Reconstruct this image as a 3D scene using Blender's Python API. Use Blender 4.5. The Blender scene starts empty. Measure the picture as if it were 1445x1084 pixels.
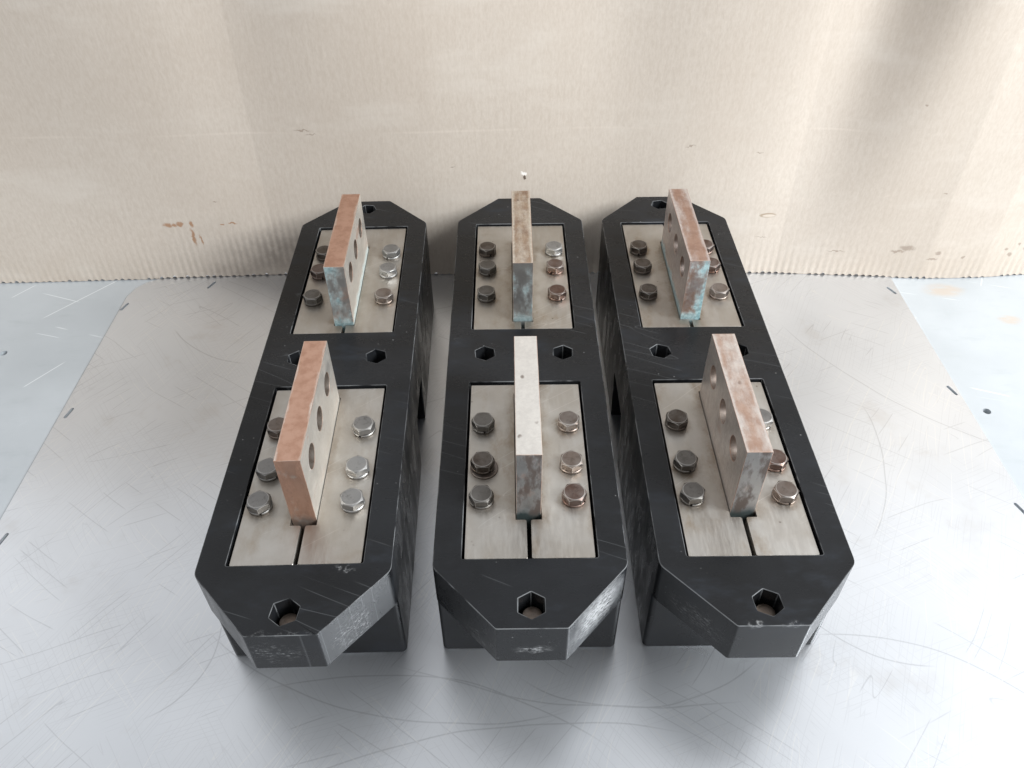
import bpy, bmesh, math, random
import numpy as np
from mathutils import Matrix, Vector
random.seed(7)
S = bpy.context.scene
C = S.collection

# ------------------------------------------------------------------ camera
cam = bpy.data.cameras.new('camera'); co = bpy.data.objects.new('camera', cam); C.objects.link(co)
cam.sensor_width = 36; cam.sensor_fit = 'HORIZONTAL'; cam.lens = 28.236; cam.clip_start = 0.02; cam.clip_end = 100
RX = Vector((0.99993883, -0.00755354, -0.00807961)); UP = Vector((0.01106057, 0.68288367, 0.7304434)); FW = Vector((0, 0.73048808, -0.68292544))
co.matrix_world = Matrix(((RX.x, UP.x, -FW.x, -0.01132), (RX.y, UP.y, -FW.y, -0.56015), (RX.z, UP.z, -FW.z, 0.60343), (0, 0, 0, 1)))
S.camera = co

# ------------------------------------------------------------------ light
w = bpy.data.worlds.new('World'); S.world = w; w.use_nodes = True
wn = w.node_tree; bg = wn.nodes['Background']; bg.inputs[1].default_value = 1.0
# ambient gradient shaped for the lighting: dim horizon, bright band higher up, dim zenith
tc = wn.nodes.new('ShaderNodeTexCoord'); sx = wn.nodes.new('ShaderNodeSeparateXYZ'); cr = wn.nodes.new('ShaderNodeValToRGB')
wn.links.new(tc.outputs['Generated'], sx.inputs[0]); wn.links.new(sx.outputs[2], cr.inputs[0]); wn.links.new(cr.outputs[0], bg.inputs[0])
cr.color_ramp.elements[0].position = 0.0; cr.color_ramp.elements[0].color = (0.14, 0.14, 0.15, 1)
ze = cr.color_ramp.elements.new(1.0); ze.color = (0.30, 0.30, 0.31, 1)      # zenith dimmed so less overhead light reaches the block gaps
cr.color_ramp.elements[1].position = 0.62; cr.color_ramp.elements[1].color = (1.08, 1.09, 1.10, 1)
def area(name, loc, target, sx, sy, power, col):
    l = bpy.data.lights.new(name, 'AREA'); l.shape = 'RECTANGLE'; l.size = sx; l.size_y = sy; l.energy = power; l.color = col
    o = bpy.data.objects.new(name, l); C.objects.link(o); o.location = loc
    o.rotation_euler = (Vector(target) - Vector(loc)).to_track_quat('-Z', 'Y').to_euler()
    return o
area('window_light', (2.2, -0.85, 1.75), (0, 0.2, 0.15), 1.3, 1.1, 168, (0.955, 0.985, 1.0))      # key: high window to the right
area('ceiling_lamp', (2.1, 1.0, 2.6), (0.25, 0.0, 0), 2.8, 2.8, 6, (1.0, 0.99, 0.98))
S.view_settings.view_transform = 'Standard'; S.view_settings.look = 'None'; S.view_settings.gamma = 1
S.view_settings.use_curve_mapping = False; S.view_settings.exposure = 0.0
S.render.engine = 'CYCLES'
S.cycles.max_bounces = 6; S.cycles.diffuse_bounces = 3; S.cycles.glossy_bounces = 4; S.cycles.transmission_bounces = 1

# ------------------------------------------------------------------ node helpers
class NT:
    def __init__(s, name):
        s.m = bpy.data.materials.new(name); s.m.use_nodes = True; s.t = s.m.node_tree
        s.b = s.t.nodes['Principled BSDF']
    def n(s, typ, **kw):
        x = s.t.nodes.new(typ)
        for k, v in kw.items(): setattr(x, k, v)
        return x
    def set(s, sock, v):
        if isinstance(v, bpy.types.NodeSocket): s.t.links.new(v, sock)
        elif isinstance(v, (tuple, list)) and len(v) == 3 and sock.type == 'RGBA': sock.default_value = (*v, 1)
        else: sock.default_value = v
    def math(s, op, a, b=0.0, c=0.0, clamp=False):
        x = s.n('ShaderNodeMath', operation=op, use_clamp=clamp)
        s.set(x.inputs[0], a); s.set(x.inputs[1], b); s.set(x.inputs[2], c); return x.outputs[0]
    def vmath(s, op, a, b=(0, 0, 0), out=0):
        x = s.n('ShaderNodeVectorMath', operation=op); s.set(x.inputs[0], a); s.set(x.inputs[1], b); return x.outputs[out]
    def mix(s, f, a, b, blend='MIX'):
        x = s.n('ShaderNodeMix', data_type='RGBA', blend_type=blend); s.set(x.inputs[0], f); s.set(x.inputs[6], a); s.set(x.inputs[7], b); return x.outputs[2]
    def ramp(s, v, a, b, lo=0.0, hi=1.0):
        x = s.n('ShaderNodeMapRange', interpolation_type='SMOOTHSTEP'); s.set(x.inputs[0], v)
        for i, q in enumerate((a, b, lo, hi)): s.set(x.inputs[i + 1], q)
        return x.outputs[0]
    def co(s, k='Object'): return s.n('ShaderNodeTexCoord').outputs[k]
    def map(s, v, loc=(0, 0, 0), rot=(0, 0, 0), sc=(1, 1, 1)):
        x = s.n('ShaderNodeMapping'); s.set(x.inputs[0], v); x.inputs[1].default_value = loc; x.inputs[2].default_value = rot; x.inputs[3].default_value = sc; return x.outputs[0]
    def noise(s, v, scale, detail=4, rough=0.55, dist=0.0, col=False, dim='3D'):
        x = s.n('ShaderNodeTexNoise', noise_dimensions=dim); s.set(x.inputs['Vector'], v); x.inputs['Scale'].default_value = scale
        x.inputs['Detail'].default_value = detail; x.inputs['Roughness'].default_value = rough; x.inputs['Distortion'].default_value = dist
        return x.outputs[1 if col else 0]
    def vor(s, v, scale, feature='F1', rnd=1.0):
        x = s.n('ShaderNodeTexVoronoi', feature=feature); s.set(x.inputs['Vector'], v); x.inputs['Scale'].default_value = scale; x.inputs['Randomness'].default_value = rnd
        return x.outputs[0]
    def attr(s, name):
        x = s.n('ShaderNodeAttribute'); x.attribute_name = name; return x.outputs['Fac']
    def sep(s, v):
        x = s.n('ShaderNodeSeparateXYZ'); s.set(x.inputs[0], v); return x.outputs
    def bump(s, h, dist, strength=1.0, normal=None):
        x = s.n('ShaderNodeBump'); s.set(x.inputs['Height'], h); x.inputs['Distance'].default_value = dist; x.inputs['Strength'].default_value = strength
        if normal is not None: s.set(x.inputs['Normal'], normal)
        return x.outputs[0]
    def blob(s, v, c, r, soft=0.5):
        # 1 inside an ellipsoid of centre c and radii r
        q = s.vmath('DIVIDE', s.vmath('SUBTRACT', v, c), r)
        return s.ramp(s.vmath('LENGTH', q, out=1), 1 - soft, 1 + soft, 1.0, 0.0)
    def mx(s, *a):
        o = a[0]
        for q in a[1:]: o = s.math('MAXIMUM', o, q)
        return o
    def done(s, col=None, rough=None, metal=None, normal=None, spec=None):
        if col is not None: s.set(s.b.inputs['Base Color'], col)
        if rough is not None: s.set(s.b.inputs['Roughness'], rough)
        if metal is not None: s.set(s.b.inputs['Metallic'], metal)
        if normal is not None: s.set(s.b.inputs['Normal'], normal)
        if spec is not None: s.set(s.b.inputs['Specular IOR Level'], spec)
        return s.m

# ------------------------------------------------------------------ materials
BT, BZ, BY1, BY2 = 0.0094, 0.065, 0.0523, 0.1828     # upright bar: half thickness, height above the block, near and far end
def scratch_layer(t, v, ang, scale, stretch, width, keep, seed):
    """long thin marks: contour lines of a strongly stretched noise, broken up by a second noise"""
    p = t.map(t.map(v, rot=(0, 0, ang)), loc=(seed * 3.1, seed * 1.7, 0), sc=(scale * stretch, scale, 1))
    n0 = t.noise(p, 1.0, 0, dim='2D'); n1 = t.noise(t.vmath('ADD', p, (0, 0.08, 0)), 1.0, 0, dim='2D')
    g = t.math('MAXIMUM', t.math('ABSOLUTE', t.math('SUBTRACT', n1, n0)), 0.006)
    d = t.math('MULTIPLY', t.math('DIVIDE', t.math('ABSOLUTE', t.math('SUBTRACT', n0, 0.5)), g), 0.08 / scale)   # metres across the mark
    line = t.ramp(d, width * 0.25, width, 1.0, 0.0)
    brk = t.ramp(t.noise(t.map(v, loc=(seed, seed * 2.3, 0)), 13, 1, dim='2D'), keep, keep + 0.08)
    return t.math('MULTIPLY', line, brk)
def arc_mark(t, xy, c, r, w, a0, a1):
    """one curved scuff: part of a circle drawn on the sheet"""
    q = t.vmath('SUBTRACT', xy, (c[0], c[1], 0))
    ln = t.vmath('LENGTH', q, out=1)
    line = t.ramp(t.math('ABSOLUTE', t.math('SUBTRACT', ln, r)), w * 0.2, w, 1.0, 0.0)
    s = t.sep(q); an = t.math('ARCTAN2', s[1], s[0])
    mid, half = (a0 + a1) / 2, (a1 - a0) / 2
    return t.math('MULTIPLY', line, t.ramp(t.math('ABSOLUTE', t.math('SUBTRACT', an, mid)), half * 0.7, half, 1.0, 0.0))

def sheet_material():
    t = NT('scratched_stainless_steel'); v = t.co()
    sx = t.sep(v); xy = t.n('ShaderNodeCombineXYZ'); t.set(xy.inputs[0], sx[0]); t.set(xy.inputs[1], sx[1]); xy = xy.outputs[0]
    warp = t.vmath('SCALE', t.vmath('SUBTRACT', t.noise(xy, 6, 2, col=True), (0.5, 0.5, 0.5)), (0, 0, 0))
    warp.node.inputs['Scale'].default_value = 0.015
    wv = t.vmath('ADD', xy, warp)
    big = t.noise(xy, 3.0, 3, 0.6, dim='2D'); mid = t.noise(xy, 14, 4, 0.65, dim='2D'); brush = t.noise(t.map(xy, sc=(1, 60, 1)), 12, 2, 0.7, dim='2D')
    light = t.mx(scratch_layer(t, wv, -1.0, 60, 0.05, 0.0007, 0.55, 1), scratch_layer(t, wv, -1.25, 80, 0.05, 0.0006, 0.55, 2), scratch_layer(t, wv, 0.8, 50, 0.05, 0.0006, 0.56, 3))
    dark = t.mx(scratch_layer(t, wv, -0.4, 24, 0.06, 0.0007, 0.55, 4), scratch_layer(t, wv, 0.6, 44, 0.05, 0.0006, 0.55, 5), scratch_layer(t, wv, -0.9, 50, 0.05, 0.0006, 0.55, 6))
    arcs = []
    rnd = random.Random(11)
    spec = [((-0.05, 0.05), 0.34, -2.3, -1.3), ((0.02, -0.75), 0.46, 1.35, 2.1), ((-0.33, -0.22), 0.075, -1.2, 1.0), ((0.08, -0.12), 0.16, -2.2, -0.8),
            ((0.1, 0.3), 0.58, -1.95, -1.45), ((-0.12, -0.55), 0.30, 0.9, 1.9), ((0.33, -0.13), 0.12, -2.6, -1.6), ((0.25, -0.42), 0.2, 0.6, 1.7)]
    for c, r, a0, a1 in spec: arcs.append(arc_mark(t, wv, c, r, 0.0009, a0, a1))
    for i in range(4):
        a = rnd.uniform(-3, 2.2); r = rnd.uniform(0.06, 0.4)
        cx, cy = rnd.uniform(-0.45, 0.42), rnd.uniform(-0.3, 0.25)
        arcs.append(arc_mark(t, wv, (cx - r * math.cos(a + .4), cy - r * math.sin(a + .4)), r, rnd.uniform(0.0006, 0.0012), a, a + 0.8))
    arcs = t.mx(*arcs)
    dark = t.mx(t.math('MULTIPLY', dark, 0.20), t.math('MULTIPLY', arcs, 0.24))
    wipe = t.noise(t.map(t.map(wv, rot=(0, 0, 0.7)), sc=(1, 2.5, 1)), 6, 4, 0.6, dim='2D')
    col = t.mix(t.ramp(big, 0.3, 0.7), (0.72, 0.75, 0.79), (0.77, 0.795, 0.83))
    col = t.mix(t.ramp(wipe, 0.45, 0.8, 0, 0.10), col, (0.50, 0.50, 0.51))
    col = t.mix(t.math('MULTIPLY', t.ramp(mid, 0.58, 0.78), 0.2), col, (0.50, 0.46, 0.42))
    col = t.mix(dark, col, (0.16, 0.16, 0.17))
    col = t.mix(t.math('MULTIPLY', light, 0.32), col, (0.90, 0.90, 0.88))
    hair = t.mx(scratch_layer(t, wv, -1.1, 170, 0.03, 0.00045, 0.46, 12), scratch_layer(t, wv, 0.9, 150, 0.03, 0.00045, 0.47, 13), scratch_layer(t, wv, -0.35, 140, 0.03, 0.00045, 0.48, 14))
    col = t.mix(t.math('MULTIPLY', hair, 0.12), col, (0.36, 0.36, 0.38))
    ro = t.math('ADD', t.math('MULTIPLY', big, 0.10), t.math('MULTIPLY', wipe, 0.12))
    ro = t.math('ADD', ro, 0.20)
    return t.done(col, ro, 0.86, t.bump(brush, 0.00003, 0.35))

def table_material():
    t = NT('galvanised_blue_grey'); v = t.co()
    a = t.noise(v, 5, 6, 0.6); b = t.noise(t.map(v, sc=(1, 3, 1)), 22, 6, 0.7); c = t.vor(t.vmath('ADD', v, t.vmath('SCALE', t.noise(v, 9, 3, col=True), (0, 0, 0))), 30)
    col = t.mix(t.ramp(a, 0.3, 0.7), (0.45, 0.485, 0.515), (0.52, 0.555, 0.585))
    col = t.mix(t.ramp(b, 0.5, 0.8, 0, 0.5), col, (0.40, 0.44, 0.46))
    for x, y, rx, ry in ((0.53, 0.25, 0.022, 0.012), (0.63, 0.15, 0.02, 0.012), (0.585, 0.19, 0.012, 0.008)):
        m = t.math('MULTIPLY', t.blob(v, (x, y, 0), (rx, ry, 1), 0.5), t.ramp(b, 0.35, 0.55))
        col = t.mix(t.math('MULTIPLY', m, 0.5), col, (0.55, 0.42, 0.30))
    sc = t.mx(scratch_layer(t, v, 0.3, 14, 0.06, 0.0008, 0.52, 9), scratch_layer(t, v, -0.9, 12, 0.06, 0.001, 0.54, 10))
    col = t.mix(t.math('MULTIPLY', sc, 0.6), col, (0.85, 0.88, 0.9))
    return t.done(col, t.ramp(a, 0.2, 0.8, 0.38, 0.55), 0.35, t.bump(b, 0.0004, 0.3))

def card_material(name, inner=False):
    t = NT(name); v = t.co()
    if inner: return t.done((0.24, 0.17, 0.11), 0.9, 0)
    s = t.sep(v)
    fib = t.noise(t.map(v, sc=(1, 1, 0.35)), 420, 3, 0.7); fl = t.noise(v, 90, 4, 0.7); big = t.noise(v, 3.2, 5, 0.6)
    col = t.mix(t.ramp(big, 0.3, 0.72), (0.51, 0.447, 0.385), (0.555, 0.497, 0.436))
    col = t.mix(t.ramp(fib, 0.3, 0.75, 0.0, 0.35), col, (0.40, 0.33, 0.265))
    col = t.mix(t.ramp(fl, 0.55, 0.8, 0, 0.3), col, (0.62, 0.55, 0.475))
    # wash-board print of the flutes
    lam = 0.0084
    wav = t.math('SINE', t.math('MULTIPLY', t.math('ADD', s[0], t.math('MULTIPLY', big, 0.004)), 2 * math.pi / lam))
    col = t.mix(t.math('MULTIPLY', t.ramp(wav, 0.2, 1.0, 0.0, 0.05), t.ramp(t.noise(v, 8, 3), 0.4, 0.65)), col, (0.40, 0.31, 0.23))
    # faint score line across the sheet and a few pale rubs
    cz = t.math('ABSOLUTE', t.math('SUBTRACT', s[2], t.math('ADD', 0.188, t.math('MULTIPLY', big, 0.006))))
    col = t.mix(t.math('MULTIPLY', t.ramp(cz, 0.0006, 0.0018, 1, 0), t.ramp(t.noise(v, 6, 3), 0.42, 0.62, 0, 0.2)), col, (0.68, 0.61, 0.54))
    rub = t.noise(t.map(v, sc=(0.6, 1, 2.2)), 11, 4, 0.6)
    col = t.mix(t.ramp(rub, 0.52, 0.75, 0, 0.4), col, (0.61, 0.56, 0.50))
    # worn, soiled foot of the sheet
    low = t.ramp(t.math('ADD', s[2], t.math('MULTIPLY', big, 0.05)), 0.03, 0.075, 1.0, 0.0)
    col = t.mix(t.math('MULTIPLY', low, t.ramp(fl, 0.4, 0.7, 0.05, 0.25)), col, (0.42, 0.35, 0.28))
    # soft shadow beside the left block, painted on and streaked along the flutes
    for x, z, rx, rz, k in ((-0.325, 0.030, 0.050, 0.030, 0.38), (-0.295, 0.045, 0.03, 0.035, 0.35), (-0.375, 0.008, 0.025, 0.012, 0.3)):
        m = t.math('MULTIPLY', t.blob(v, (x, 0, z), (rx, 9, rz), 0.6), t.ramp(t.math('ADD', t.math('MULTIPLY', wav, 0.45), t.math('MULTIPLY', fl, 3)), 0.3, 2.4))
        col = t.mix(t.math('MULTIPLY', m, k), col, (0.20, 0.17, 0.15))
    # brown drips and specks
    dv = t.vmath('ADD', v, t.vmath('SCALE', t.vmath('SUBTRACT', t.noise(v, 160, 3, col=True), (0.5, 0.5, 0.5)), (0, 0, 0)))
    dv.node.inputs[1].links[0].from_node.inputs['Scale'].default_value = 0.008
    rust = [(-0.431, .077, .005, .003), (-0.423, .0765, .003, .0022), (-0.416, .078, .004, .003), (-0.402, .0775, .0022, .004), (-0.365, .0765, .0012, .001), (-0.353, .077, .0045, .0012), (-0.404, .060, .0022, .010), (-0.395, .055, .0012, .006)]
    dark = [(.4795, .043, .009, .0035), (.470, .038, .008, .0016), (.5205, .036, .0035, .0025), (.515, .028, .006, .0012), (.553, .030, .002, .0018), (.395, .036, .010, .0008), (.605, .040, .0025, .002), (.62, .046, .002, .0015), (.612, .031, .003, .002), (.63, .038, .0022, .002),
            (.442, .226, .0015, .0012), (.615, .201, .0016, .0016), (.197, .172, .006, .0007), (.277, .165, .004, .0007), (-.247, .1945, .010, .0007), (-.235, .190, .005, .0006), (.5, .12, .002, .0008), (-.078, .148, .003, .0006), (-.365, .108, .003, .0008), (.30, .053, .006, .0006)]
    m = t.mx(*[t.blob(dv, (x, 0, z), (rx, 9, rz), 0.45) for x, z, rx, rz in rust]); col = t.mix(t.math('MULTIPLY', m, 0.75), col, (0.30, 0.14, 0.055))
    m = t.mx(*[t.blob(dv, (x, 0, z), (rx, 9, rz), 0.45) for x, z, rx, rz in dark]); col = t.mix(t.math('MULTIPLY', m, 0.5), col, (0.18, 0.125, 0.09))
    # little tears in the liner
    m = t.blob(dv, (.006, 0, .138), (.004, 9, .0022), 0.3); col = t.mix(m, col, (0.85, 0.82, 0.78))
    m = t.blob(dv, (.0065, 0, .133), (.0018, 9, .003), 0.3); col = t.mix(m, col, (0.12, 0.09, 0.07))
    m = t.blob(v, (.3025, 0, .083), (.010, 9, .0030), 0.2); col = t.mix(m, col, (0.34, 0.27, 0.20))
    m = t.blob(v, (.304, 0, .0824), (.008, 9, .0018), 0.2); col = t.mix(m, col, (0.56, 0.49, 0.42))
    return t.done(col, 0.85, 0, t.bump(fib, 0.0004, 0.25), 0.25)

def plastic_material(name, scuffs, seed, spec=0.24):
    t = NT(name); v = t.co()
    vs = t.map(v, loc=(seed * 1.3, seed * 0.7, seed * 0.31))
    big = t.noise(vs, 9, 5, 0.6); fine = t.noise(vs, 120, 5, 0.7); sp = t.noise(vs, 500, 2, 0.5)
    edge = t.math('MULTIPLY', t.attr('edge'), t.ramp(t.noise(vs, 34, 3, 0.7), 0.36, 0.60))
    # dust and hand marks
    col = t.mix(t.ramp(big, 0.35, 0.7), (0.0075, 0.0079, 0.0087), (0.0125, 0.0134, 0.0152))
    smear = t.noise(t.map(vs, rot=(0.3, 0.2, 0.8), sc=(1, 2.5, 1)), 17, 6, 0.7)
    col = t.mix(t.ramp(smear, 0.50, 0.78, 0, 0.5), col, (0.024, 0.029, 0.038))
    specks = t.ramp(t.vor(vs, 130), 0.05, 0.10, 1.0, 0.0)
    specks = t.math('MULTIPLY', specks, t.ramp(t.noise(vs, 22, 2), 0.57, 0.64))
    col = t.mix(t.math('MULTIPLY', specks, 0.5), col, (0.30, 0.30, 0.30))
    scr = (scratch_layer(t, vs, 0.4, 60, 0.1, 0.0004, 0.56, seed + 1))
    col = t.mix(t.math('MULTIPLY', scr, 0.15), col, (0.22, 0.23, 0.24))
    sh = None
    dv = t.vmath('ADD', v, t.vmath('SCALE', t.vmath('SUBTRACT', t.noise(v, 55, 4, 0.7, col=True), (0.5, 0.5, 0.5)), (0, 0, 0)))
    dv.node.inputs[1].links[0].from_node.inputs['Scale'].default_value = 0.02
    vz = t.math('LESS_THAN', t.sep(v)[2], 0.1174 - 0.0009)
    streak = t.noise(t.map(vs, rot=(0.5, 0.0, 0.0), sc=(1.0, 1.0, 3.0)), 210, 5, 0.8)
    for c, r, k, thr in scuffs:
        m = t.math('MULTIPLY', t.blob(dv, c, r, 0.6), t.ramp(streak, thr, thr + 0.16))
        if c[2] < 0.11: m = t.math('MULTIPLY', m, vz)
        col = t.mix(t.math('MULTIPLY', m, k), col, (0.36, 0.365, 0.37))
        sh = m if sh is None else t.mx(sh, m)
    col = t.mix(t.math('MULTIPLY', edge, 0.40), col, (0.28, 0.29, 0.30))
    ro = t.math('ADD', t.ramp(smear, 0.3, 0.75, 0.22, 0.42), t.math('MULTIPLY', edge, 0.2))
    h = fine
    if sh is not None:
        ro = t.math('ADD', ro, t.math('MULTIPLY', sh, 0.25))
    return t.done(col, ro, 0, t.bump(h, 0.00010, 0.3), spec)

H0 = 0.1174
def plate_material(name, seed, stain):
    t = NT(name); v = t.co(); vs = t.map(v, loc=(seed, seed * 2.0, 0))
    b = t.noise(t.map(vs, sc=(7, 1, 1)), 55, 5, 0.7); big = t.noise(vs, 22, 5, 0.6); f = t.noise(vs, 260, 3, 0.6)
    col = t.mix(t.ramp(big, 0.35, 0.7), (0.43, 0.40, 0.36), (0.51, 0.49, 0.46))
    col = t.mix(t.ramp(b, 0.45, 0.75, 0, 0.3), col, (0.56, 0.55, 0.53))
    dirt = t.noise(t.map(vs, sc=(1, 0.6, 1)), 34, 6, 0.72)
    col = t.mix(t.ramp(dirt, 0.50, 0.74, 0, stain), col, (0.30, 0.225, 0.15))
    ab = t.vmath('ABSOLUTE', v)
    wob = t.vmath('SCALE', t.vmath('SUBTRACT', t.noise(vs, 70, 4, 0.7, col=True), (0.5, 0.5, 0.5)), (0, 0, 0)); wob.node.inputs['Scale'].default_value = 0.012
    ab = t.vmath('ADD', ab, wob)
    ring = t.mx(*[t.blob(ab, (0.0356, y, H0), (0.0125, 0.0125, 9), 0.25) for y in (0.0900, 0.1353, 0.1690)])
    foot = t.ramp(t.sep(ab)[0], 0.010, 0.020, 1, 0)
    foot = t.math('MULTIPLY', foot, t.ramp(t.sep(ab)[1], 0.186, 0.196, 1, 0))
    col = t.mix(t.math('MULTIPLY', t.mx(ring, foot), t.ramp(dirt, 0.3, 0.65, 0.1, 0.25 + stain * 0.7)), col, (0.22, 0.165, 0.115))
    spots = t.math('MULTIPLY', t.ramp(t.vor(vs, 105), 0.06, 0.14, 1, 0), t.ramp(t.noise(vs, 40, 2), 0.56, 0.66))
    col = t.mix(t.math('MULTIPLY', spots, 0.6), col, (0.12, 0.09, 0.07))
    scr = scratch_layer(t, vs, -0.6, 70, 0.08, 0.0004, 0.54, seed + 1)
    col = t.mix(t.math('MULTIPLY', scr, 0.25), col, (0.75, 0.73, 0.70))
    ro = t.math('ADD', t.ramp(b, 0.3, 0.7, 0.32, 0.46), t.math('MULTIPLY', dirt, 0.12))
    return t.done(col, ro, 0.97, t.bump(b, 0.00006, 0.3))

def bolt_material():
    t = NT('hex_bolt_steel'); v = t.co(); oi = t.n('ShaderNodeObjectInfo'); rv = t.vmath('ADD', v, oi.outputs['Location'])
    n = t.noise(rv, 230, 5, 0.7); n2 = t.noise(rv, 75, 4, 0.6)
    edge = t.attr('edge')
    col = t.mix(t.ramp(n2, 0.3, 0.7), oi.outputs['Color'], t.mix(0.3, oi.outputs['Color'], (0.36, 0.35, 0.34)))
    col = t.mix(t.ramp(n, 0.5, 0.75, 0, 0.6), col, t.mix(0.75, oi.outputs['Color'], (0.03, 0.025, 0.02)))
    col = t.mix(t.math('MULTIPLY', edge, 0.45), col, (0.60, 0.59, 0.57))
    return t.done(col, t.ramp(n2, 0.3, 0.75, 0.36, 0.56), 0.9, t.bump(n, 0.00025, 0.35))

def bar_material(name, seed, top, front, side, patina=0.0, patina_x=0.0, brown=0.3, foot=0.5, foot_col=(0.02, 0.035, 0.035), side_tint=(0.74, 0.70, 0.64), cop_a=(0.54, 0.335, 0.25), cop_b=(0.44, 0.25, 0.175), end_grey=0.0):
    """tinned copper bar; top/front/side = how far the tin has worn down to copper on those faces"""
    t = NT(name); v = t.co(); vs = t.map(v, loc=(seed * 0.37, seed * 0.91, seed * 0.53))
    geo = t.n('ShaderNodeNewGeometry'); ln = t.n('ShaderNodeVectorTransform', vector_type='NORMAL', convert_from='WORLD', convert_to='OBJECT')
    t.set(ln.inputs[0], geo.outputs['True Normal']); nn = t.sep(ln.outputs[0])
    big = t.noise(t.map(vs, sc=(1.2, 0.4, 1)), 55, 6, 0.7); fine = t.noise(vs, 300, 4, 0.7); pit = t.noise(t.map(vs, sc=(1, 1, 0.4)), 110, 4, 0.62)
    s = t.sep(v)
    ftop = t.math('MULTIPLY', t.ramp(nn[2], 0.6, 0.8), t.math('GREATER_THAN', s[2], BZ - 0.002)); ffr = t.math('MULTIPLY', t.ramp(nn[1], -0.8, -0.6, 1, 0), t.math('LESS_THAN', s[1], -(BY2 - BY1) / 2 + 0.002))
    def lv(a): return t.math('ADD', t.math('ADD', t.math('MULTIPLY', ftop, top), t.math('MULTIPLY', ffr, front)), t.math('MULTIPLY', t.math('SUBTRACT', t.math('SUBTRACT', 1.0, ftop), ffr), side))
    level = lv(0)
    # tin survives best along the arrises of the top
    ax = t.math('ABSOLUTE', s[0])
    rim = t.math('MULTIPLY', t.ramp(ax, 0.0060, 0.0094), ftop)
    k = t.math('SUBTRACT', t.math('ADD', big, level), t.math('MULTIPLY', rim, 0.20))
    cop = t.ramp(k, 0.38, 0.68)
    tin = t.mix(t.ramp(fine, 0.3, 0.8, 0, 0.6), side_tint, (0.84, 0.81, 0.76))
    tin = t.mix(t.math('MULTIPLY', ffr, end_grey), tin, (0.30, 0.305, 0.31))
    copper = t.mix(t.ramp(pit, 0.35, 0.7), cop_a, cop_b)
    col = t.mix(cop, tin, copper)
    bore_shade = t.math('MULTIPLY', t.math('LESS_THAN', t.math('ABSOLUTE', nn[0]), 0.5), t.math('LESS_THAN', t.math('ABSOLUTE', t.math('SUBTRACT', s[2], 0.041)), 0.0105))  # shade inside the bar holes, painted dark brown on their walls
    bore_shade = t.math('MULTIPLY', bore_shade, t.math('LESS_THAN', t.math('ABSOLUTE', s[1]), 0.055))
    col = t.mix(t.math('MULTIPLY', bore_shade, t.ramp(pit, 0.3, 0.7, 0.55, 0.95)), col, (0.17, 0.12, 0.09))
    bw = t.math('MULTIPLY', t.ramp(pit, 0.54 - brown * 0.25, 0.74 - brown * 0.25), t.math('ADD', t.math('MULTIPLY', ffr, 0.75), 0.12))
    col = t.mix(t.math('MULTIPLY', bw, min(1, brown * 2)), col, (0.085, 0.058, 0.045))
    sp = t.math('MULTIPLY', t.ramp(t.vor(t.map(vs, sc=(1, 0.7, 1)), 90), 0.10, 0.2, 1, 0), t.ramp(t.noise(vs, 30, 2), 0.55, 0.62))
    col = t.mix(t.math('MULTIPLY', sp, t.math('MULTIPLY', ftop, 0.7)), col, (0.12, 0.075, 0.055))
    # bare copper line along worn edges
    edge = t.attr('edge')
    col = t.mix(t.math('MULTIPLY', edge, 0.6), col, t.mix(t.ramp(big, 0.4, 0.6), (0.50, 0.25, 0.16), (0.70, 0.55, 0.45)))
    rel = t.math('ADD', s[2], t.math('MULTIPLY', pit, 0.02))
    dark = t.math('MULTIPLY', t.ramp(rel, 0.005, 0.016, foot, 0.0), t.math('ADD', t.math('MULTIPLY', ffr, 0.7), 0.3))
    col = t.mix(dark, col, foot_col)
    metal = t.math('SUBTRACT', 0.85, t.math('MULTIPLY', bw, 0.5)); metal = t.math('SUBTRACT', metal, dark, clamp=True)
    if patina > 0:
        px = t.math('ADD', t.math('MULTIPLY', s[0], patina_x), t.math('ADD', t.math('MULTIPLY', t.math('SUBTRACT', pit, 0.5), 1.3), t.math('MULTIPLY', t.math('SUBTRACT', fine, 0.5), 0.35)))
        ps = t.math('MULTIPLY', t.ramp(px, -0.15, 0.32), ffr)
        foot_p = t.math('MULTIPLY', t.ramp(t.math('ADD', s[2], t.math('MULTIPLY', t.math('SUBTRACT', pit, 0.5), 0.025)), 0.002, 0.008, 1, 0), t.ramp(s[2], -0.004, -0.002, 0, 0.8))
        pm = t.math('MULTIPLY', t.mx(ps, foot_p), patina, clamp=True)
        pm = t.math('MULTIPLY', pm, t.ramp(fine, 0.25, 0.55, 0.55, 1.0))
        col = t.mix(pm, col, t.mix(t.ramp(fine, 0.4, 0.65), (0.15, 0.33, 0.37), (0.36, 0.52, 0.54)))
        metal = t.math('SUBTRACT', metal, pm, clamp=True)
    ro = t.math('ADD', t.ramp(big, 0.3, 0.7, 0.34, 0.5), t.math('MULTIPLY', bw, 0.25))
    return t.done(col, ro, metal, t.bump(pit, 0.0003, 0.3))

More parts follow.
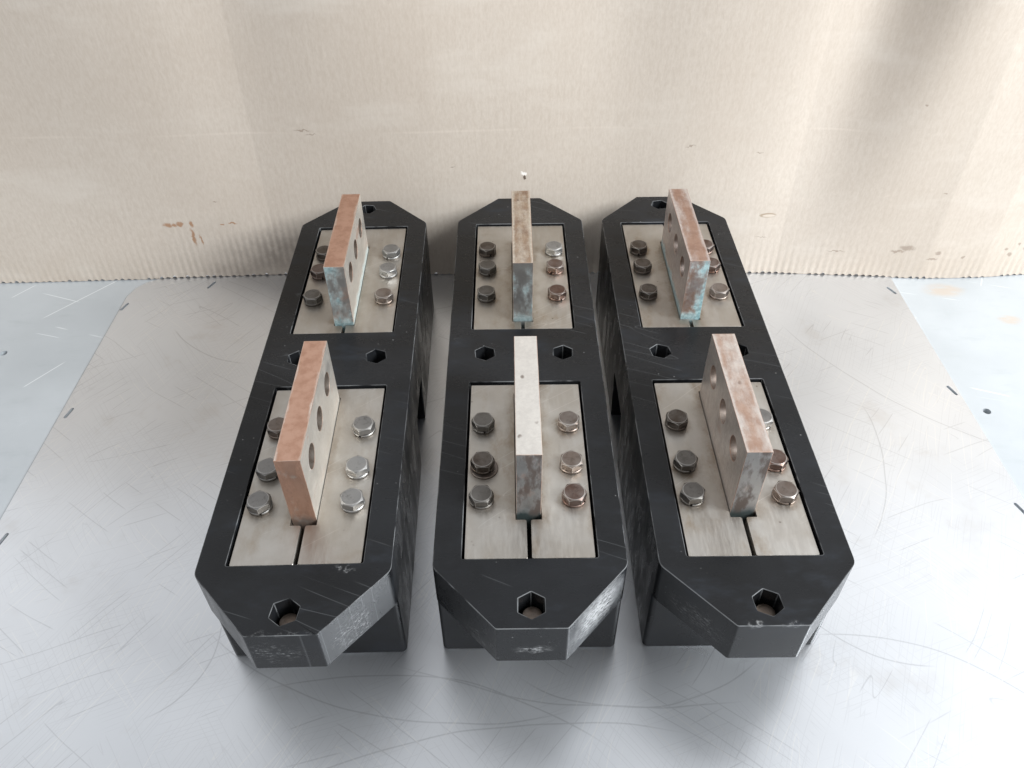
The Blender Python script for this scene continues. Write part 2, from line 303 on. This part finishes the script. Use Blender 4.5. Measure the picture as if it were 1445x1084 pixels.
# ------------------------------------------------------------------ mesh helpers
def link(name, me, mat, parent=None, loc=(0, 0, 0), rz=0.0):
    o = bpy.data.objects.new(name, me); C.objects.link(o); o.location = loc; o.rotation_euler = (0, 0, rz)
    if parent: o.parent = parent
    if mat and not me.materials: me.materials.append(mat)
    if mat and me.materials[0] != mat:
        o.material_slots[0].link = 'OBJECT'; o.material_slots[0].material = mat
    return o
def prism(poly, z0, z1, name='m'):
    bm = bmesh.new()
    a = [bm.verts.new((x, y, z0)) for x, y in poly]; b = [bm.verts.new((x, y, z1)) for x, y in poly]
    bm.faces.new(a[::-1]); bm.faces.new(b)
    n = len(poly)
    for i in range(n): bm.faces.new((a[i], a[(i + 1) % n], b[(i + 1) % n], b[i]))
    bmesh.ops.recalc_face_normals(bm, faces=bm.faces)
    me = bpy.data.meshes.new(name); bm.to_mesh(me); bm.free(); return me
def rot_mesh(me, M): me.transform(M); return me
def rrect(x0, y0, x1, y1, r, n=6):
    out = []
    for cx, cy, a in ((x1 - r, y1 - r, 0), (x0 + r, y1 - r, 90), (x0 + r, y0 + r, 180), (x1 - r, y0 + r, 270)):
        for i in range(n + 1):
            q = math.radians(a + 90 * i / n); out.append((cx + r * math.cos(q), cy + r * math.sin(q)))
    return out
def ngon(cx, cy, r, n, a0=0.0): return [(cx + r * math.cos(a0 + 2 * math.pi * i / n), cy + r * math.sin(a0 + 2 * math.pi * i / n)) for i in range(n)]
def fillet(poly, r, n=4):
    out = []; N = len(poly)
    for i in range(N):
        p, a, b = Vector(poly[i]), Vector(poly[i - 1]), Vector(poly[(i + 1) % N])
        u, w_ = (a - p).normalized(), (b - p).normalized()
        rr = r[i] if isinstance(r, (list, tuple)) else r
        if rr <= 0: out.append(tuple(p)); continue
        p0, p1 = p + u * rr, p + w_ * rr
        for k in range(n + 1):
            s = k / n; q = p0 * (1 - s) ** 2 + p * 2 * s * (1 - s) + p1 * s * s; out.append((q.x, q.y))
    return out
def mark_edges(me):
    # faces made by the bevel carry edge = 1, so wear can follow the arrises
    idx = np.zeros(len(me.polygons), dtype=np.int32); me.polygons.foreach_get('material_index', idx)
    at = me.attributes.new('edge', 'FLOAT', 'FACE'); at.data.foreach_set('value', (idx == 1).astype(np.float32))
    me.polygons.foreach_set('material_index', np.zeros(len(idx), dtype=np.int32)); me.materials.clear()
    return me
def bake(me, cutters=(), bevel=0.0, seg=2, union=(), angle=30):
    """subtract the cutters, bevel the sharp edges, return a plain mesh"""
    o = bpy.data.objects.new('tmp', me); C.objects.link(o); tmp = [o]
    for op, lst in (('UNION', union), ('DIFFERENCE', cutters)):
        for c in lst:
            co_ = bpy.data.objects.new('tmpc', c); C.objects.link(co_); tmp.append(co_)
            m = o.modifiers.new('b', 'BOOLEAN'); m.operation = op; m.object = co_; m.solver = 'EXACT'
    if bevel:
        m = o.modifiers.new('v', 'BEVEL'); m.width = bevel; m.segments = seg; m.limit_method = 'ANGLE'; m.angle_limit = math.radians(angle)
        m.use_clamp_overlap = True; m.miter_outer = 'MITER_ARC'; m.material = 1
        me.materials.append(None); me.materials.append(None)
    dg = bpy.context.evaluated_depsgraph_get(); dg.update()
    out = bpy.data.meshes.new_from_object(o.evaluated_get(dg))
    for q in tmp: bpy.data.objects.remove(q)
    return mark_edges(out)
def smooth(me, ang=35):
    for p in me.polygons: p.use_smooth = True
    bm = bmesh.new(); bm.from_mesh(me)
    for e in bm.edges:
        if len(e.link_faces) != 2 or e.calc_face_angle(0) > math.radians(ang): e.smooth = False
    bm.to_mesh(me); bm.free()
    o = bpy.data.objects.new('tmp', me); C.objects.link(o)
    m = o.modifiers.new('w', 'WEIGHTED_NORMAL'); m.mode = 'FACE_AREA'; m.keep_sharp = True; m.weight = 100
    dg = bpy.context.evaluated_depsgraph_get(); out = bpy.data.meshes.new_from_object(o.evaluated_get(dg)); bpy.data.objects.remove(o)
    return out
def tag(o, label=None, cat=None, group=None, kind=None):
    for k, q in (('label', label), ('category', cat), ('group', group), ('kind', kind)):
        if q: o[k] = q
    return o

# ------------------------------------------------------------------ table and steel sheet
SHEET_T = 0.0016                                  # z = 0 is the face of the sheet
def slot_poly(x, y, a, L=0.0062, r=0.0017):
    p = []
    for sgn, st in ((1, -90), (-1, 90)):
        for i in range(7):
            q = math.radians(st + 180 * i / 6); p.append((sgn * L + r * math.cos(q), r * math.sin(q)))
    return [(x + c * math.cos(a) - s * math.sin(a), y + c * math.sin(a) + s * math.cos(a)) for c, s in p]
HOLE_DEPTH = -0.03
slots = [(-0.4885, 0.2326, 1.25), (-0.4840, 0.0476, 1.35), (-0.4800, -0.1164, 1.35), (-0.3925, 0.276, 1.15), (0.4638, 0.2487, 2.0), (0.4655, 0.0674, 1.9), (0.4640, -0.094, 1.9)]
tb = prism([(-1.3, -1.1), (1.3, -1.1), (1.3, 1.0), (-1.3, 1.0)], -0.04, -SHEET_T)
tb = bake(tb, [prism(ngon(x, y, 0.0042, 20), -0.03, 0.01) for x, y in ((-0.6005, 0.1489), (0.4905, 0.0367), (-0.601, -0.05))] + [prism(slot_poly(x, y, a, 0.0064, 0.0018), HOLE_DEPTH, 0.01) for x, y, a in slots])
table = tag(link('table_top', tb, table_material()), kind='structure')
poly = [(-0.4925, -0.62), (0.4725, -0.62), (0.4725, 0.36), (-0.40, 0.36), (-0.415, 0.325), (-0.440, 0.303), (-0.462, 0.292), (-0.477, 0.283), (-0.4875, 0.271), (-0.4925, 0.254)]
sh = prism(poly, -SHEET_T + 0.0002, 0)
sh = bake(sh, [prism(slot_poly(*q), -0.01, 0.01) for q in slots], bevel=0.00025, seg=1)
tag(link('steel_sheet', sh, sheet_material()), 'scratched stainless steel sheet lying on the table under the three black blocks', 'metal sheet')

# ------------------------------------------------------------------ cardboard backdrop
def card_y(x, z):
    """buckled sheet: gentle bows plus one deeper vertical fold at the right"""
    y = np.interp(x, [-0.9, -0.667, -0.46, -0.37, -0.305, -0.10, 0.11, 0.325, 0.42, 0.51, 0.583, 0.644, 0.9], [0.286, 0.2863, 0.2917, 0.2945, 0.297, 0.2935, 0.2925, 0.2885, 0.2815, 0.2745, 0.2755, 0.281, 0.285])
    up = np.clip(z / 0.3, 0, 1.6)
    fold = x - (0.335 + 0.12 * z)
    y = y + up * (0.012 * np.exp(-(fold / 0.05) ** 2) - 0.008 * np.exp(-((fold - 0.085) / 0.06) ** 2))
    y = y + up * (0.005 * np.sin(x * 9 + 1.1) + 0.0015 * np.sin(x * 19 + z * 4)) + 0.010 * up
    y = y + up * 0.006 * np.exp(-((x - 0.11) / 0.08) ** 2) + up * 0.004 * np.exp(-((x + 0.33 - 0.1 * z) / 0.06) ** 2)
    return y
LAM = 0.0084
def card_sheet(name, off, mat, relief, x0=-0.86, x1=0.86, zmax=0.44, medium=False, parent=None):
    xs = np.arange(x0, x1, LAM / 8)
    zs = np.concatenate([np.linspace(0, 0.012, 7), np.linspace(0.016, 0.09, 24), np.linspace(0.1, zmax, 50)])
    if medium: zs = np.linspace(0, zmax, 60)
    X, Z = np.meshgrid(xs, zs)
    ph = 2 * np.pi * X / LAM
    rng = np.random.default_rng(5)
    jit = np.interp(xs, np.linspace(x0, x1, 220), rng.uniform(-0.1, 1.3, 220).clip(0))[None, :]
    soft = np.interp(xs, np.linspace(x0, x1, 90), rng.uniform(0.25, 1.0, 90))[None, :] * np.interp(xs, [-0.5, -0.42, -0.28, -0.2], [0.45, 1, 1, 0.5])[None, :]
    if medium:
        Y = card_y(X, Z) + 0.0021 + 0.0016 * np.sin(ph)
        Zb = np.where(Z == 0, 0.0045, Z)
    else:
        k = np.exp(-Z / 0.030)
        Y = card_y(X, Z) + off - relief * np.sin(ph) * (0.02 + k * soft * 0.75)
        notch = np.clip(np.sin(ph + 0.5) + 0.35, 0, 1) ** 0.5 * 0.0029 * jit
        Zb = Z + np.exp(-Z / 0.004) * (0.0003 + (notch if relief > 0 else 0.0006))
    Zb = Zb - 0.0014 * np.exp(-Z / 0.02) * np.interp(X, [-0.475, -0.455, 0.465, 0.475], [1, 0, 0, 1])
    n, m = X.shape
    me = bpy.data.meshes.new(name)
    V = np.stack([X, Y, Zb], -1).reshape(-1, 3)
    i = np.arange(n * m).reshape(n, m)
    F = np.stack([i[:-1, :-1], i[:-1, 1:], i[1:, 1:], i[1:, :-1]], -1).reshape(-1, 4)
    me.from_pydata(V.tolist(), [], F.tolist()); me.update()
    for p in me.polygons: p.use_smooth = True
    return link(name, me, mat, parent)
cb = bpy.data.objects.new('cardboard_sheet', None); C.objects.link(cb); cb.location = (0, 0, -SHEET_T * 0)
tag(cb, 'buckled brown corrugated cardboard sheet standing upright behind the black blocks', 'cardboard')
inner = card_material('card_inside', True)
card_sheet('front_liner', 0.0, card_material('kraft_card'), 0.00055, parent=cb)
card_sheet('fluting', 0.0, inner, 0, medium=True, parent=cb)
card_sheet('back_liner', 0.0043, inner, 0.0, parent=cb)

# ------------------------------------------------------------------ terminal blocks
H, TN, L, LC, WE, W = 0.1174, 0.0431, 0.280, 0.2308, 0.0246, 0.070
RW, R1, R2 = 0.0493, 0.0371, 0.2239
HEXY, HEXX = 0.262, 0.036
AF = 0.0185
def make_housing(rots):
    oct_ = fillet([(-W, -LC), (-WE, -L), (WE, -L), (W, -LC), (W, LC), (WE, L), (-WE, L), (-W, LC)], [.004, .0012, .0012, .004, .004, .0012, .0012, .004], 4)
    me = prism(oct_, H - TN, H, 'housing')
    cut = [prism(rrect(-RW, -R2, RW, -R1, 0.0012, 2), H - 0.028, H + 0.01), prism(rrect(-RW, R1, RW, R2, 0.0012, 2), H - 0.028, H + 0.01)]
    for (x, y), a in zip(((0, -HEXY), (0, HEXY), (-HEXX, 0.002), (HEXX, 0.002)), rots):
        af = AF if y < -0.1 else AF * 0.94
        cut.append(prism(ngon(x, y, af / math.sqrt(3), 6, math.pi / 6 + math.pi / 3 * 0 + math.radians(a) + math.pi / 3), H - 0.026, H + 0.01))
    return smooth(bake(me, cut, bevel=0.0009, seg=2), 50)
def make_base():
    me = prism(rrect(-0.0699, -0.2300, 0.0699, 0.2300, 0.0045, 8), 0.0005, H - TN + 0.004, 'base')
    v = prism([(-0.03, -0.01), (0.034, -0.01), (0.040, 0.056), (-0.022, 0.056)], -0.2, 0.2)   # (y, z) profile
    v.transform(Matrix(((0, 0, 1, 0), (1, 0, 0, 0), (0, 1, 0, 0), (0, 0, 0, 1))))
    return smooth(bake(me, [v], bevel=0.001, seg=2), 50)
def make_plate():
    # right-hand half of a front pair; a notch takes the upright bar
    g, n = 0.0017, BT + 0.0006
    y0, y1 = -R2 + 0.0014, -R1 - 0.0022
    poly = fillet([(g, y0), (RW - 0.0019, y0), (RW - 0.0019, y1), (g, y1), (g, -BY1 + 0.002), (n, -BY1 + 0.002), (n, -BY2 - 0.0050), (g, -BY2 - 0.0050)],
                  [.0012, .001, .001, .001, .0012, .0004, .0004, .0016], 3)
    return smooth(bake(prism(poly, H - 0.024, H - 0.0021, 'plate'), bevel=0.0004, seg=1), 40)
def make_bar():
    ln = (BY2 - BY1) / 2
    b = prism([(-BT, -ln), (BT, -ln), (BT, ln), (-BT, ln)], -0.022, BZ, 'bar')
    cut = []
    for k in (-0.039, 0, 0.039):
        c = prism(ngon(0, 0, 0.0097, 40), -0.03, 0.03); c.transform(Matrix.Rotation(math.pi / 2, 4, 'Y')); c.transform(Matrix.Translation((0, k - 0.0005, 0.041))); cut.append(c)
    return smooth(bake(b, cut, bevel=0.0005, seg=2), 40)
def make_hex():
    # hexagon head with the turned 30-degree chamfer of a real bolt
    h, af = 0.0066, 0.0170
    a = prism(ngon(0, 0, af / math.sqrt(3), 6), 0, h, 'bolt')
    bm = bmesh.new(); r_top, r_out = 0.0079, 0.0128
    z_out = h - (r_out - r_top) * math.tan(math.radians(36))
    rings = [[bm.verts.new((r * math.cos(2 * math.pi * i / 36), r * math.sin(2 * math.pi * i / 36), z)) for i in range(36)] for r, z in ((r_out, -0.02), (r_out, z_out), (r_top, h - 0.0001))]
    for p, q in zip(rings, rings[1:]):
        for i in range(36): bm.faces.new((p[i], p[(i + 1) % 36], q[(i + 1) % 36], q[i]))
    bm.faces.new(rings[0][::-1]); bm.faces.new(rings[2])
    cone = bpy.data.meshes.new('c'); bm.to_mesh(cone); bm.free()
    o = bpy.data.objects.new('tmp', a); C.objects.link(o); o2 = bpy.data.objects.new('tmpc', cone); C.objects.link(o2)
    m = o.modifiers.new('b', 'BOOLEAN'); m.operation = 'INTERSECT'; m.object = o2; m.solver = 'EXACT'
    a.materials.append(None); a.materials.append(None)
    m = o.modifiers.new('v', 'BEVEL'); m.material = 1; m.width = 0.0003; m.segments = 1; m.limit_method = 'ANGLE'; m.angle_limit = math.radians(22)
    dg = bpy.context.evaluated_depsgraph_get(); out = bpy.data.meshes.new_from_object(o.evaluated_get(dg))
    bpy.data.objects.remove(o); bpy.data.objects.remove(o2)
    return smooth(mark_edges(out), 20)
def make_washer(ro=0.0094, ri=0.0055, t=0.0024, split=True):
    bm = bmesh.new(); N = 40; gap = 0.10 if split else 0
    R = []
    for i in range(N + 1 if split else N):
        a = gap + (2 * math.pi - 2 * gap) * i / N if split else 2 * math.pi * i / N
        dz = 0.0004 * (i / N - 0.5) if split else 0
        c, s = math.cos(a), math.sin(a)
        R.append([bm.verts.new((r * c, r * s, z + dz)) for r, z in ((ri, 0.0002), (ro - 0.0003, 0.0002), (ro, 0.0006), (ro, t - 0.0005), (ro - 0.0004, t - 0.0001), (ri, t - 0.0001))])
    K = len(R) if not split else len(R) - 1
    for i in range(K):
        p, q = R[i], R[(i + 1) % len(R)]
        for k in range(6): bm.faces.new((p[k], q[k], q[(k + 1) % 6], p[(k + 1) % 6]))
    if split: bm.faces.new(R[0]); bm.faces.new(R[-1][::-1])
    bmesh.ops.recalc_face_normals(bm, faces=bm.faces)
    me = bpy.data.meshes.new('washer'); bm.to_mesh(me); bm.free(); return smooth(me, 30)
def make_stud():
    # recessed fixing at the bottom of a hexagon pocket: round end with a domed top
    bm = bmesh.new(); prof = [(0.0074, 0), (0.0074, 0.0062), (0.0066, 0.0074), (0.004, 0.0079)]
    R = [[bm.verts.new((r * math.cos(2 * math.pi * i / 28), r * math.sin(2 * math.pi * i / 28), z)) for i in range(28)] for r, z in prof]
    for p, q in zip(R, R[1:]):
        for i in range(28): bm.faces.new((p[i], p[(i + 1) % 28], q[(i + 1) % 28], q[i]))
    bm.faces.new(R[0][::-1]); bm.faces.new(R[-1])
    me = bpy.data.meshes.new('stud'); bm.to_mesh(me); bm.free(); return smooth(me, 30)

base_me, plate_me, bar_me, hex_me, spring_me, flat_me, stud_me = make_base(), make_plate(), make_bar(), make_hex(), make_washer(), make_washer(0.0112, 0.0058, 0.0016, False), make_stud()
plateL_me = plate_me.copy(); plateL_me.transform(Matrix.Scale(-1, 4, (1, 0, 0))); plateL_me.flip_normals()
plateRR_me = plateL_me.copy(); plateRR_me.transform(Matrix.Rotation(math.pi, 4, 'Z'))
plateRL_me = plate_me.copy(); plateRL_me.transform(Matrix.Rotation(math.pi, 4, 'Z'))
bolt_mat = bolt_material()
ST, DK, BR, RU, SI = (0.20, 0.195, 0.19, 1), (0.115, 0.107, 0.098, 1), (0.075, 0.057, 0.045, 1), (0.13, 0.077, 0.06, 1), (0.27, 0.27, 0.27, 1)
GB = (0.17, 0.135, 0.115, 1)
FB, RB = (-0.0895, -0.1352, -0.1685), (0.1695, 0.1355, 0.0905)
blocks = [
 dict(x=-0.1723, y=-0.0032, r=0.0157, hexr=(-8, 22, 4, 10), name='left', seed=2,
  label='black terminal block with bright orange copper topped bars, leftmost of the three',
  scuffs=[((-0.012, -0.283, 0.096), (0.020, 0.02, 0.010), 0.5, 0.52), ((0.044, -0.262, 0.090), (0.012, 0.02, 0.014), 0.5, 0.50), ((0.036, -0.228, 0.1174), (0.008, 0.003, 0.003), 0.4, 0.50), ((0.0, -0.279, 0.1174), (0.03, 0.004, 0.002), 0.3, 0.52)],
  front=[(GB, ST), (ST, SI), (ST, SI)], rear=[(BR, SI), (RU, SI), (DK, GB)],
  bars=[dict(top=0.24, front=0.20, side=-0.16, brown=0.26, foot=0.75), dict(end_grey=0.6, top=0.27, front=-0.10, side=-0.14, patina=0.6, patina_x=-14.0, brown=0.42, foot=0.8)],
  barlab=('bar with clean copper top and copper front end', 'copper topped bar with pale blue corroded front end')),
 dict(x=0, y=0, r=0.0011, hexr=(0, 0, 6, -4), name='mid', seed=5,
  label='black terminal block with silvery tinned bars, standing between the other two blocks',
  scuffs=[((0.050, -0.254, 0.100), (0.020, 0.02, 0.016), 0.95, 0.40), ((0.038, -0.265, 0.088), (0.012, 0.02, 0.012), 0.6, 0.48), ((0.002, -0.283, 0.090), (0.010, 0.01, 0.003), 0.8, 0.44), ((-0.035, -0.268, 0.082), (0.012, 0.02, 0.008), 0.4, 0.5)],
  front=[(DK, GB), (BR, GB), (DK, RU)], rear=[(BR, SI), (DK, RU), (DK, RU)],
  bars=[dict(end_grey=0.85, top=-0.30, front=-0.16, side=-0.18, brown=0.56, foot=0.95, side_tint=(0.72, 0.69, 0.65)), dict(end_grey=0.8, top=0.04, front=-0.2, side=-0.14, patina=0.5, patina_x=0.0, brown=0.36, foot=0.5, side_tint=(0.58, 0.52, 0.44), cop_a=(0.40, 0.29, 0.21), cop_b=(0.30, 0.20, 0.14))],
  barlab=('silvery tinned bar with dark specks on its top', 'tan stained tinned bar with turquoise crust at its foot')),
 dict(x=0.1624, y=0.0002, r=-0.0001, hexr=(6, -18, 10, 0), name='right', seed=8,
  label='black terminal block with pinkish worn bars and turquoise corrosion, rightmost of the three',
  scuffs=[((-0.012, -0.280, 0.1165), (0.006, 0.005, 0.003), 0.6, 0.46), ((0.014, -0.280, 0.1170), (0.005, 0.003, 0.002), 0.5, 0.46), ((-0.045, -0.258, 0.092), (0.022, 0.02, 0.010), 0.3, 0.50)],
  front=[(BR, ST), (DK, RU), (DK, GB)], rear=[(BR, RU), (BR, RU), (BR, GB)],
  bars=[dict(cop_a=(0.50, 0.36, 0.29), cop_b=(0.42, 0.27, 0.205), end_grey=0.85, top=0.08, front=-0.15, side=-0.16, brown=0.55, foot=0.9, side_tint=(0.62, 0.55, 0.51)), dict(cop_a=(0.44, 0.29, 0.225), cop_b=(0.36, 0.225, 0.17), top=0.06, front=0.02, side=-0.17, patina=0.95, patina_x=24.0, brown=0.25, foot=0.55, side_tint=(0.56, 0.49, 0.48))],
  barlab=('bar with pink copper top and grey mottled front end', 'bar with turquoise corrosion down its front end')),
]
rnd = random.Random(3)
for bi, B in enumerate(blocks):
    root = bpy.data.objects.new('terminal_block', None); C.objects.link(root); root.location = (B['x'], B['y'], 0); root.rotation_euler = (0, 0, B['r'])
    root.empty_display_size = 0.05
    tag(root, B['label'], 'terminal block', 'black terminal blocks in a row')
    pm = plastic_material('black_plastic_' + B['name'], B['scuffs'], B['seed'])
    link('housing', make_housing(B['hexr']), pm, root)
    link('base', base_me, plastic_material('black_plastic_base_' + B['name'], [], B['seed'] + 20, 0.17), root)
    for k, me in enumerate((plate_me, plateL_me, plateRR_me, plateRL_me)):
        link('contact_plate', me, plate_material('ground_steel_%s_%d' % (B['name'], k), bi * 4.3 + k * 1.7, (0.35, 0.5, 0.6)[bi]), root)
    for k, s in enumerate((-1, 1)):
        kw = B['bars'][k]
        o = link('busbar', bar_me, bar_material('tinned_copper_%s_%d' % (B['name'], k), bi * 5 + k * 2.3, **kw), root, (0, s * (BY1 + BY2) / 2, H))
        o['label'] = B['barlab'][k]
    for ys, cols in ((FB, B['front']), (RB, B['rear'])):
        for y, cc in zip(ys, cols):
            for x, c in zip((-0.0358, 0.0354), cc):
                dx, dy = rnd.uniform(-.0004, .0004), rnd.uniform(-.0004, .0004)
                flat = (bi == 1 and y == FB[1] and x < 0)
                z = H - 0.0021 + (0.0016 if flat else 0)
                f = rnd.uniform(0.8, 1.1)
                o = link('bolt', hex_me, bolt_mat, root, (x + dx, y + dy, z + 0.0024), rnd.uniform(0, 1.05)); o.color = tuple(q * f for q in c[:3]) + (1,)
                wsh = link('spring_washer', spring_me, bolt_mat, o, (0, 0, -0.0024), rnd.uniform(3.6, 6.0)); wsh.color = tuple(q * 1.15 for q in c[:3]) + (1,)
                if flat:
                    fw = link('flat_washer', flat_me, bolt_mat, o, (0.0010, -0.0012, -0.0040)); fw.color = GB
                    fw['label'] = 'brown flat washer sitting off centre'
    for (x, y), hgt in zip(((0, -HEXY), (0, HEXY), (-HEXX, 0.002), (HEXX, 0.002)), (0.010, 0.006, 0.007, 0.004)):
        o = link('recessed_bolt', stud_me, bolt_mat, root, (x + 0.0008, y, H - 0.0262 + hgt - 0.004), rnd.uniform(0, 3)); o.color = (0.26, 0.20, 0.16, 1)
